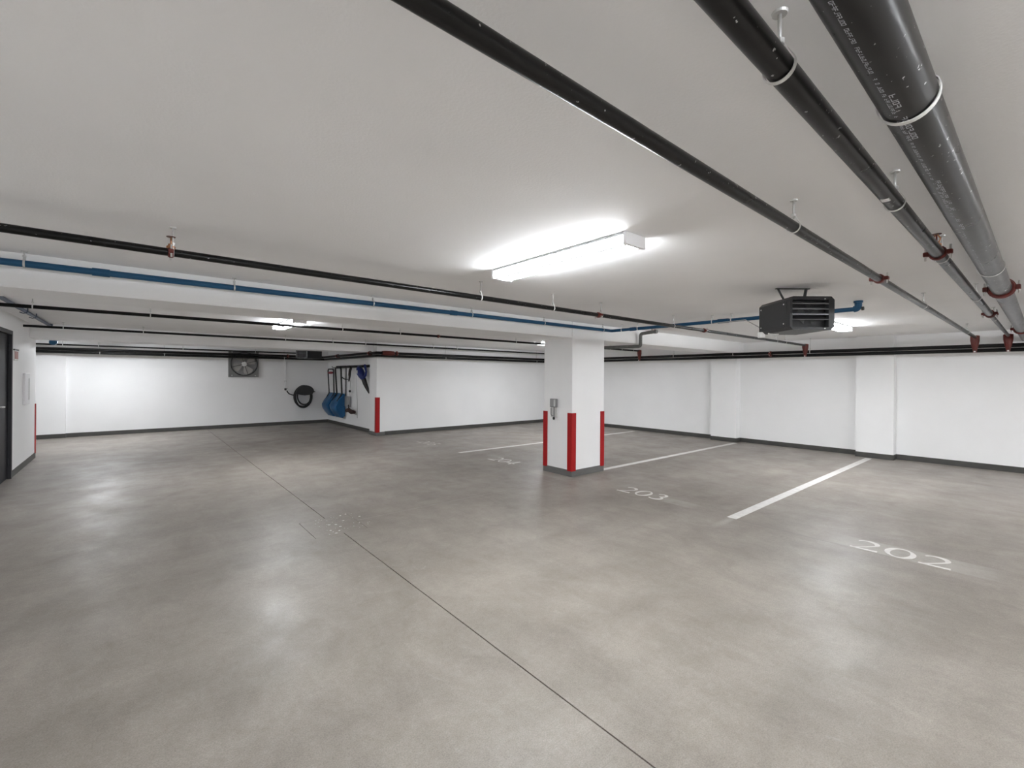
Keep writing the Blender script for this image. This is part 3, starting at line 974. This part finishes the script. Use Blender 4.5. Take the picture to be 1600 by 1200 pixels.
light((2.30, 2.235, CEIL), 0, 'bright fluorescent ceiling light in front of the blue pipe')
light((1.93, 7.95, CEIL), 0, 'fluorescent ceiling light behind the near beam, above the black pipe')
light((8.35, 2.15, CEIL), PI / 2, 'fluorescent ceiling light behind the hanging heater')
light((8.25, 8.05, CEIL), PI / 2, 'fluorescent ceiling light partly behind the white column')
light((0.60, -1.2, CEIL), PI / 2, 'added unseen fluorescent fill light over the aisle behind the thick pipe')  # added out of view, brightens the near beam, floor and ceiling
light((4.60, -2.4, CEIL), PI / 2, 'added unseen fluorescent fill light where the aisle meets the stalls, behind the thick pipe')  # extra lamp outside the view, evens the foreground light
light((4.60, -5.2, CEIL), PI / 2, 'added unseen fluorescent fill light beside the stalls near the rear wall')  # extra lamp behind the camera, lifts walls and ceiling
light((8.35, -5.2, CEIL), PI / 2, 'added unseen fluorescent fill light in the far stall near the rear wall')  # added behind the camera for more fill on the stall side
light((0.90, -4.9, CEIL), PI / 2, 'added unseen fluorescent fill light over the aisle by the rear wall')  # unseen extra over the aisle, adds general fill
light((8.35, -2.6, CEIL), PI / 2, 'added unseen fluorescent fill light over the stalls behind the thick pipe')  # added outside the view to light the right wall and ceiling
light((-0.5, 13.5, CEIL), 0, 'added unseen fluorescent fill light between the far beam and the far wall')  # added lamp hidden by the far beam, brightens the far wall


# ------------------------------------------------------------------ unit heaters (built facing -Y, origin on the ceiling)
def heater(loc, rotz, label, grille=False):
    root = thing('unit_heater', label, 'heater', loc, rotz, 'ceiling hung unit heaters')
    W, D, zt, zb, c = 0.395, 0.50, -0.125, -0.422, 0.028
    x0, x1, y0, y1 = -W / 2, W / 2, -D / 2, D / 2
    prof = [(x0, zb + c), (x0 + c, zb), (x1 - c, zb), (x1, zb + c), (x1, zt - c), (x1 - c, zt), (x0 + c, zt), (x0, zt - c)]
    inn = [(x0 + 0.022, zb + 0.022), (x1 - 0.05, zb + 0.022), (x1 - 0.05, zt - 0.03), (x0 + 0.022, zt - 0.03)]
    mb = MB()
    # outer shell: sides and back
    n = len(prof)
    vs_ = [(p[0], y0, p[1]) for p in prof] + [(p[0], y1, p[1]) for p in prof]
    mb.add(vs_, [(i, (i + 1) % n, n + (i + 1) % n, n + i) for i in range(n)] + [list(range(n, 2 * n))])
    # front rim round the outlet
    rim = [(p[0], y0, p[1]) for p in prof] + [(p[0], y0, p[1]) for p in inn] + [(p[0], y0 + 0.06, p[1]) for p in inn]
    mb.add(rim, [(0, 1, 8), (1, 2, 9, 8), (2, 3, 9), (3, 4, 10, 9), (4, 5, 10), (5, 6, 11, 10), (6, 7, 11), (7, 0, 8, 11),
                 (8, 9, 13, 12), (9, 10, 14, 13), (10, 11, 15, 14), (11, 8, 12, 15)])
    mb.build('casing', 'charcoal', root, True)
    MB().box(inn[0][0], inn[1][0], y0 + 0.055, y0 + 0.065, inn[0][1], inn[2][1]).build('element_plate', 'heatdark', root, True)
    iz0, iz1 = inn[0][1], inn[2][1]
    if not grille:
        for k in range(4):
            z = iz1 - (k + 0.75) * (iz1 - iz0) / 5.2
            tl = 0.0 if k < 3 else 0.02
            MB().add([(inn[0][0], y0 + 0.002, z - 0.004), (inn[1][0], y0 + 0.002, z - 0.004), (inn[1][0], y0 + 0.05, z + 0.016 + tl), (inn[0][0], y0 + 0.05, z + 0.016 + tl),
                      (inn[0][0], y0 + 0.002, z + 0.004), (inn[1][0], y0 + 0.002, z + 0.004), (inn[1][0], y0 + 0.05, z + 0.020 + tl), (inn[0][0], y0 + 0.05, z + 0.020 + tl)],
                     [(3, 2, 1, 0), (4, 5, 6, 7), (0, 1, 5, 4), (1, 2, 6, 5), (2, 3, 7, 6), (3, 0, 4, 7)]).build('louver', 'slat' if k < 3 else 'charcoal', root, True)
        f = MB()
        for k in range(5):
            a0 = 2 * PI * k / 5
            f.add([(0.02 * math.cos(a0) - 0.01, y0 + 0.05, zb + 0.15 + 0.02 * math.sin(a0)), (0.10 * math.cos(a0) - 0.01, y0 + 0.042, zb + 0.15 + 0.10 * math.sin(a0)),
                   (0.10 * math.cos(a0 + 0.6) - 0.01, y0 + 0.052, zb + 0.15 + 0.10 * math.sin(a0 + 0.6))], [(0, 1, 2)])
        f.build('fan_blades', 'dgrey', root, True)
    else:
        for k in range(9):
            x = inn[0][0] + (k + 0.5) * (inn[1][0] - inn[0][0]) / 9
            MB().tube([(x, y0 - 0.002, iz0), (x, y0 - 0.002, iz1)], 0.0035, 6).build('grille_bar', 'slat', root, True)
        for k in range(6):
            z = iz0 + (k + 0.5) * (iz1 - iz0) / 6
            MB().tube([(inn[0][0], y0 - 0.005, z), (inn[1][0], y0 - 0.005, z)], 0.0035, 6).build('grille_bar', 'slat', root, True)
    # raised left side panel with screws
    MB().cbox(x0 - 0.003, x0 + 0.002, y0 + 0.05, y1 - 0.012, zb + 0.035, zt - 0.035, 0.001).build('side_panel', 'charcoal', root, True)
    for y in (y0 + 0.09, y1 - 0.04):
        for z in (zb + 0.06, zt - 0.06):
            MB().lathe([(0, 0.001), (0.0, 0.007), (0.004, 0.006), (0.005, 0.001)], (x0 - 0.003, y, z), (-1, 0, 0), 8).build('screw', 'lgrey', root, True)
    for x, z in ((x1 - 0.085, zt - 0.022), (x1 - 0.085, zb + 0.012)):
        MB().lathe([(0, 0.001), (0.0, 0.006), (0.004, 0.005), (0.005, 0.001)], (x, y0, z), (0, -1, 0), 8).build('screw', 'lgrey', root, True)
    br = MB()
    br.cbox(-0.10, -0.07, -0.02, 0.02, zt - 0.002, zt + 0.004, 0.001)
    br.tube([(-0.085, 0.02, zt), (-0.13, 0.05, -0.004)], 0.009, 8)
    br.tube([(0.085, 0.0, zt), (0.125, 0.03, -0.004)], 0.014, 8)
    br.cbox(-0.16, 0.16, 0.02, 0.05, -0.008, -0.0005, 0.002)
    br.build('ceiling_bracket', 'dgrey', root, True)
    return root


hz = FW * 4.25 + _R * 2.665
h1 = heater((hz.x, hz.y, CEIL), -YAW, 'charcoal louvered unit heater hanging from the ceiling above the stalls')
j = MB().cbox(-0.21, -0.16, 0.20, 0.26, -0.455, -0.40, 0.006)
j.tube([(-0.18, 0.12, -0.425), (-0.12, 0.12, -0.430), (-0.08, 0.12, -0.425)], 0.008, 8)
j.build('junction_box', 'zinc', h1, True)
h2p = at(483, 556, 1, 12.75)
heater((h2p.x, 12.75, CEIL), math.atan2(-0.873, 0.489), 'small looking black unit heater with a grille near the far wall', True)

# ------------------------------------------------------------------ fan on the far wall
fx0, fx1, fz0, fz1 = 2.10, 2.865, 1.48, 2.245
fy = YA - 0.07
fan = thing('exhaust_fan', 'grey square exhaust fan with pale blades on the far wall', 'fan', ((fx0 + fx1) / 2, YA, fz0))
fcx, fcz, fr_ = (fx0 + fx1) / 2 + 0.01, (fz0 + fz1) / 2 + 0.0, 0.335
n = 40
outer = []
for k in range(n):
    a = 2 * PI * k / n
    c_, s_ = math.cos(a), math.sin(a)
    q = 0.3825 / max(abs(c_), abs(s_))
    outer.append(((fx0 + fx1) / 2 + c_ * q, (fz0 + fz1) / 2 + s_ * q))
inner = [(fcx + fr_ * math.cos(2 * PI * k / n), fcz + fr_ * math.sin(2 * PI * k / n)) for k in range(n)]
mb = MB()
vs_ = [(a, fy, b) for a, b in outer] + [(a, fy, b) for a, b in inner] + [(a, YA, b) for a, b in outer] + [(a, YA - 0.008, b) for a, b in inner]
fs_ = []
for k in range(n):
    k2 = (k + 1) % n
    fs_ += [(k, k2, n + k2, n + k), (n + k, n + k2, 3 * n + k2, 3 * n + k), (k, 2 * n + k, 2 * n + k2, k2)]
mb.add(vs_, fs_)
mb.build('panel', 'fan', fan)
MB().add([(a, YA - 0.006, b) for a, b in inner], [list(range(n))]).build('shutter', 'grey', fan)
MB().tube([(fcx + (fr_ + 0.005) * math.cos(2 * PI * k / 36), fy - 0.006, fcz + (fr_ + 0.005) * math.sin(2 * PI * k / 36)) for k in range(36)], 0.014, 8, closed=True).build('rim', 'dgrey', fan)
for k in range(4):
    a = math.radians(20 + 90 * k)
    pts = []
    for rad, w0, w1 in ((0.07, -0.35, 0.45), (0.17, -0.42, 0.62), (0.28, -0.36, 0.60), (0.315, -0.1, 0.35)):
        pts.append([(fcx + rad * math.cos(a + w0), fy + 0.030, fcz + rad * math.sin(a + w0)), (fcx + rad * math.cos(a + w1), fy + 0.004, fcz + rad * math.sin(a + w1))])
    vv, ff = [], []
    for pr_ in pts:
        vv += pr_
    for pr_ in pts:
        vv += [(q[0], q[1] + 0.006, q[2]) for q in pr_]
    for i in range(3):
        ff += [(2 * i, 2 * i + 1, 2 * i + 3, 2 * i + 2), (8 + 2 * i, 8 + 2 * i + 2, 8 + 2 * i + 3, 8 + 2 * i + 1), (2 * i, 2 * i + 2, 8 + 2 * i + 2, 8 + 2 * i), (2 * i + 1, 8 + 2 * i + 1, 8 + 2 * i + 3, 2 * i + 3)]
    MB().add(vv, ff).build('blade', 'fanblade', fan)
MB().lathe([(0, 0.001), (0, 0.07), (0.02, 0.068), (0.03, 0.05), (0.03, 0.001)], (fcx + 0.0, fy + 0.01, fcz + 0.0), (0, -1, 0), 24).build('hub', 'hub', fan)
gm = MB()
for a in (0.3, 1.87, 3.44, 5.01):
    gm.tube([(fcx + 0.06 * math.cos(a), fy - 0.012, fcz + 0.06 * math.sin(a)), (fcx + fr_ * math.cos(a), fy - 0.010, fcz + fr_ * math.sin(a))], 0.007, 6)
gm.build('motor_arms', 'dgrey', fan)
for sx in (-1, 1):
    for sz in (-1, 1):
        MB().lathe([(0, 0.001), (0, 0.02), (0.008, 0.018), (0.008, 0.001)], ((fx0 + fx1) / 2 + sx * 0.30, fy, (fz0 + fz1) / 2 + sz * 0.34), (0, -1, 0), 10).build('screw', 'lgrey', fan)

# ------------------------------------------------------------------ hose on the far wall
hx, hy, hzc = 4.14, YA, 0.87
hose = thing('hose_hanger', 'coiled black hose on a dark grey wall hanger', 'hose', (hx, hy, 0.55))
dp = [(hx - 0.24, 0.96)] + [(hx + 0.02 + 0.26 * math.cos(math.radians(a)), 1.03 + 0.20 * math.sin(math.radians(a))) for a in range(170, -1, -17)] + [(hx + 0.24, 0.96), (hx + 0.15, 0.925), (hx, 0.91), (hx - 0.12, 0.925)]
MB().prism(dp, 1, hy - 0.20, hy - 0.175).build('front_plate', 'dgrey', hose)
MB().prism([(a * 0.75 + hx * 0.25, b * 0.75 + 1.03 * 0.25) for a, b in dp], 1, hy - 0.175, hy).build('drum', 'dgrey', hose)
ho = MB()
for k in range(7):
    rx, rz = 0.245 + random.uniform(-0.02, 0.03), 0.325 + random.uniform(-0.025, 0.03)
    yy = hy - 0.035 - 0.02 * k
    ho.tube([(hx - 0.02 + rx * math.cos(2 * PI * i / 40), yy, hzc + rz * math.sin(2 * PI * i / 40)) for i in range(40)], 0.017, 8, closed=True)
for rx, rz in ((0.20, 0.26), (0.215, 0.285)):
    ho.tube([(hx + 0.01 + rx * math.cos(math.radians(a)), hy - 0.12, hzc + 0.02 + rz * math.sin(math.radians(a))) for a in range(150, 330, 12)], 0.010, 8)
ho.build('hose_coil', 'rubber', hose)
MB().tube([(hx - 0.24, hy - 0.10, 0.93), (hx - 0.33, hy - 0.09, 0.925), (hx - 0.42, hy - 0.07, 0.96), (hx - 0.47, hy - 0.06, 1.02), (hx - 0.487, hy - 0.06, 1.06)], 0.017, 8).build('hose_lead', 'rubber', hose)
MB().lathe([(0, 0.001), (0, 0.03), (0.05, 0.025), (0.06, 0.015), (0.10, 0.012), (0.10, 0.001)], (hx + 0.24, hy - 0.10, 1.03), (1, 0, -0.15), 10).build('nozzle', 'rubber', hose)
tp = thing('water_tap', 'thin white water pipe with a dark tap beside the hose', 'tap', (3.62, YA, 1.06))
MB().tube([(3.62, YA - 0.025, 2.04), (3.62, YA - 0.025, 1.10)], 0.011, 10).build('supply_pipe', 'lampwhite', tp)
MB().lathe([(0, 0.001), (0, 0.028), (0.05, 0.028), (0.06, 0.016), (0.09, 0.016), (0.09, 0.001)], (3.62, YA, 1.10), (0, -1, 0), 10).build('tap_body', 'dgrey', tp)
MB().cbox(3.575, 3.665, YA - 0.075, YA - 0.06, 1.125, 1.14, 0.003).build('tap_handle', 'dgrey', tp)
MB().cbox(3.595, 3.645, YA - 0.02, YA, 1.33, 1.38, 0.004).build('pipe_clip', 'lgrey', tp)

# ------------------------------------------------------------------ tools on the return wall
rk = thing('tool_rack', 'black wall rail that the snow tools hang from', 'rack', (XE, 13.0, 1.80))
MB().cbox(XE - 0.03, XE, 11.62, 14.42, 1.775, 1.845, 0.005).build('rail', 'rubber', rk)
for y in (14.52 - 0.25, 13.9, 13.55, 13.12, 12.75, 12.3, 11.95):
    MB().tube([(XE - 0.025, y, 1.80), (XE - 0.16, y, 1.785), (XE - 0.20, y, 1.80), (XE - 0.205, y, 1.83)], 0.009, 8).build('hook', 'rubber', rk)


def snow_scoop(yc, zt, label, single=False):
    root = thing('snow_scoop', label, 'snow scoop', (XE, yc, 0.28), 0, 'blue snow scoops')
    wd = 0.30
    prof = [(0.05, 1.00), (0.13, 0.90), (0.24, 0.76), (0.30, 0.64), (0.28, 0.52), (0.20, 0.39), (0.10, 0.27)]
    N = len(prof)
    vs_, fs_ = [], []
    cols = [-1, -0.9, -0.3, 0.3, 0.9, 1]
    for t in (0.0, 0.014):
        for (d, z) in prof:
            for c in cols:
                e = 0.018 if abs(c) == 1 else 0.0
                shrink = 1 - 0.10 * max(0, (z - 0.6)) / 0.4
                vs_.append((XE - d - t + e, yc + c * wd * shrink, z))
    nc = len(cols)
    for i in range(N - 1):
        for k in range(nc - 1):
            a = i * nc + k
            fs_.append((a, a + 1, a + nc + 1, a + nc))
            b = N * nc + a
            fs_.append((b, b + nc, b + nc + 1, b + 1))
        for k in (0, nc - 1):
            a = i * nc + k
            fs_.append((a, a + nc, N * nc + a + nc, N * nc + a))
    for i in (0, N - 1):
        for k in range(nc - 1):
            a = i * nc + k
            fs_.append((a, a + 1, N * nc + a + 1, N * nc + a))
    mb = MB()
    mb.add(vs_, fs_, True)
    mb.build('scoop_blade', 'scoop', root)
    for s in (-1, 1):
        pr_ = [(XE - d, z) for d, z in prof] + [(XE - 0.04, 0.34), (XE - 0.03, 0.9)]
        y0 = yc + s * wd * 0.985
        vv = [(a, y0, b) for a, b in pr_] + [(a, y0 + s * 0.008, b) for a, b in pr_]
        k = len(pr_)
        MB().add(vv, [list(range(k)), list(range(k, 2 * k))[::-1]] + [(i, (i + 1) % k, k + (i + 1) % k, k + i) for i in range(k)]).build('side_wall', 'scoop', root)
    d = 0.13
    if not single:
        pts = [(XE - 0.20, yc - 0.22, 0.80), (XE - 0.10, yc - 0.23, 1.0), (XE - d, yc - 0.26, zt - 0.06), (XE - d, yc - 0.22, zt), (XE - d, yc + 0.22, zt), (XE - d, yc + 0.26, zt - 0.06), (XE - 0.10, yc + 0.23, 1.0), (XE - 0.20, yc + 0.22, 0.80)]
        MB().tube(pts, 0.02, 10).build('handle_frame', 'rubber', root)
    else:
        MB().tube([(XE - 0.24, yc - 0.20, 0.76), (XE - 0.10, yc - 0.20, 1.0), (XE - d, yc - 0.20, zt - 0.05), (XE - d, yc - 0.16, zt), (XE - d, yc + 0.26, zt), (XE - d, yc + 0.30, zt - 0.05), (XE - 0.10, yc + 0.24, 1.0), (XE - 0.24, yc + 0.24, 0.76)], 0.025, 10).build('handle_frame', 'rubber', root)
    return root


s1 = snow_scoop(14.62, 1.745, 'blue snow scoop with a red hand grip, hung nearest the far wall corner')
MB().lathe([(0, 0.001), (0, 0.03), (0.08, 0.04), (0.24, 0.04), (0.32, 0.03), (0.32, 0.001)], (XE - 0.15, 14.42, 1.63), (0, 1, 0), 12).build('hand_grip', 'redgrip', s1)
snow_scoop(13.90, 1.78, 'blue snow scoop with thick black handle bars, beside the brown brush', True)
gp = thing('shovel', 'flat grey shovel blade hanging behind the blue snow scoops', 'shovel', (XE, 13.3, 0.72))
MB().cbox(XE - 0.05, XE - 0.035, 13.16, 13.60, 0.62, 0.93, 0.004).build('shovel_blade', 'grey', gp)
MB().tube([(XE - 0.03, 13.55, 0.93), (XE - 0.03, 13.55, 1.77)], 0.014, 8).build('shaft', 'rubber', gp)
bs = thing('brush', 'dark brown brush head on a thin grey pole below the tool rail', 'brush', (XE, 13.0, 0.45))
bp_ = [(XE - 0.03, 13.38, 0.545), (XE - 0.12, 13.2, 0.525), (XE - 0.14, 13.0, 0.55), (XE - 0.12, 12.85, 0.50), (XE - 0.09, 12.72, 0.50)]
MB().tube(bp_, [0.03, 0.055, 0.06, 0.065, 0.05], 10).build('brush_head', 'brown', bs)
MB().lathe([(0, 0.025), (0.10, 0.02), (0.12, 0.001)], (XE - 0.12, 13.09, 0.58), (0, 0, 1), 10).build('socket', 'rubber', bs)
MB().tube([(XE - 0.10, 13.09, 0.64), (XE - 0.06, 13.10, 1.40)], 0.006, 8).build('pole', 'cord', bs)
MB().cbox(XE - 0.10, XE - 0.06, 13.07, 13.14, 1.06, 1.12, 0.006).build('clip', 'rubber', bs)
pt = thing('hand_saw', 'black folded hand tool hanging from the rail between scoop and blower', 'hand tool', (XE, 13.0, 1.37))
MB().tube([(XE - 0.08, 12.98, 1.77), (XE - 0.10, 13.04, 1.68), (XE - 0.10, 13.07, 1.52), (XE - 0.10, 13.13, 1.38)], [0.02, 0.035, 0.03, 0.02], 8).build('tool_body', 'dgrey', pt)
MB().tube([(XE - 0.10, 13.10, 1.44), (XE - 0.18, 13.18, 1.43), (XE - 0.23, 13.26, 1.47), (XE - 0.24, 13.32, 1.52)], [0.012, 0.014, 0.016, 0.012], 8).build('tool_lever', 'dgrey', pt)
MB().tube([(XE - 0.10, 12.98, 1.78), (XE - 0.17, 12.92, 1.72), (XE - 0.17, 12.96, 1.58), (XE - 0.12, 13.05, 1.48)], 0.012, 8).build('tool_strap', 'brown', pt)
cd = thing('cord', 'thin grey cord hanging down the tool wall', 'cord', (XE, 12.78, 0.3))
MB().tube([(XE - 0.012, 12.79, 1.62), (XE - 0.014, 12.76, 1.2), (XE - 0.012, 12.70, 0.8), (XE - 0.012, 12.68, 0.33)], 0.005, 6).build('strand', 'cord', cd)
bl = thing('leaf_blower', 'blue leaf blower with a black pointed nozzle hanging from the tool rail', 'leaf blower', (XE, 12.1, 1.1))
MB().tube([(XE - 0.14, 12.22, 1.80), (XE - 0.17, 12.17, 1.74), (XE - 0.19, 12.06, 1.66), (XE - 0.19, 11.98, 1.58), (XE - 0.17, 11.92, 1.50), (XE - 0.15, 11.90, 1.45)], [0.04, 0.08, 0.11, 0.10, 0.08, 0.06], 14).build('housing', 'toolblue', bl)
MB().tube([(XE - 0.12, 11.90, 1.83), (XE - 0.15, 11.80, 1.78), (XE - 0.15, 11.74, 1.66), (XE - 0.15, 11.79, 1.55), (XE - 0.15, 11.88, 1.50)], [0.03, 0.035, 0.03, 0.035, 0.03], 10).build('grip', 'toolblue', bl)
MB().tube([(XE - 0.15, 11.91, 1.46), (XE - 0.13, 11.85, 1.33), (XE - 0.10, 11.78, 1.20), (XE - 0.08, 11.71, 1.07)], [0.065, 0.06, 0.045, 0.012], 12).build('nozzle', 'rubber', bl)
MB().tube([(XE - 0.13, 12.12, 1.72), (XE - 0.20, 12.04, 1.80), (XE - 0.14, 11.93, 1.82)], 0.022, 8).build('trigger_guard', 'rubber', bl)
MB().cbox(XE - 0.305, XE - 0.285, 11.98, 12.08, 1.60, 1.69, 0.006).build('badge', 'lgrey', bl)

# ------------------------------------------------------------------ signs on the left wall
sg = thing('fire_alarm_sign', 'small red and white sign on the wall beside the grey door', 'sign', (XD, 10.04, 1.73))
MB().cbox(XD, XD + 0.012, 9.93, 10.21, 1.735, 1.90, 0.002).build('plate', 'signwhite', sg)
MB().cbox(XD + 0.011, XD + 0.014, 9.94, 10.20, 1.76, 1.875, 0.001).build('red_field', 'signred', sg)
MB().cbox(XD, XD + 0.018, 9.90, 10.23, 1.888, 1.91, 0.003).build('top_rail', 'base', sg)
wp = thing('wall_panel', 'narrow white access panel on the wall near the red corner guard', 'panel', (XD, 10.9, 1.03))
MB().cbox(XD, XD + 0.03, 10.68, 11.12, 1.03, 1.545, 0.005).build('panel_body', 'lampwhite', wp)
MB().cbox(XD + 0.03, XD + 0.034, 10.98, 11.06, 1.10, 1.46, 0.001).build('panel_window', 'lgrey', wp)
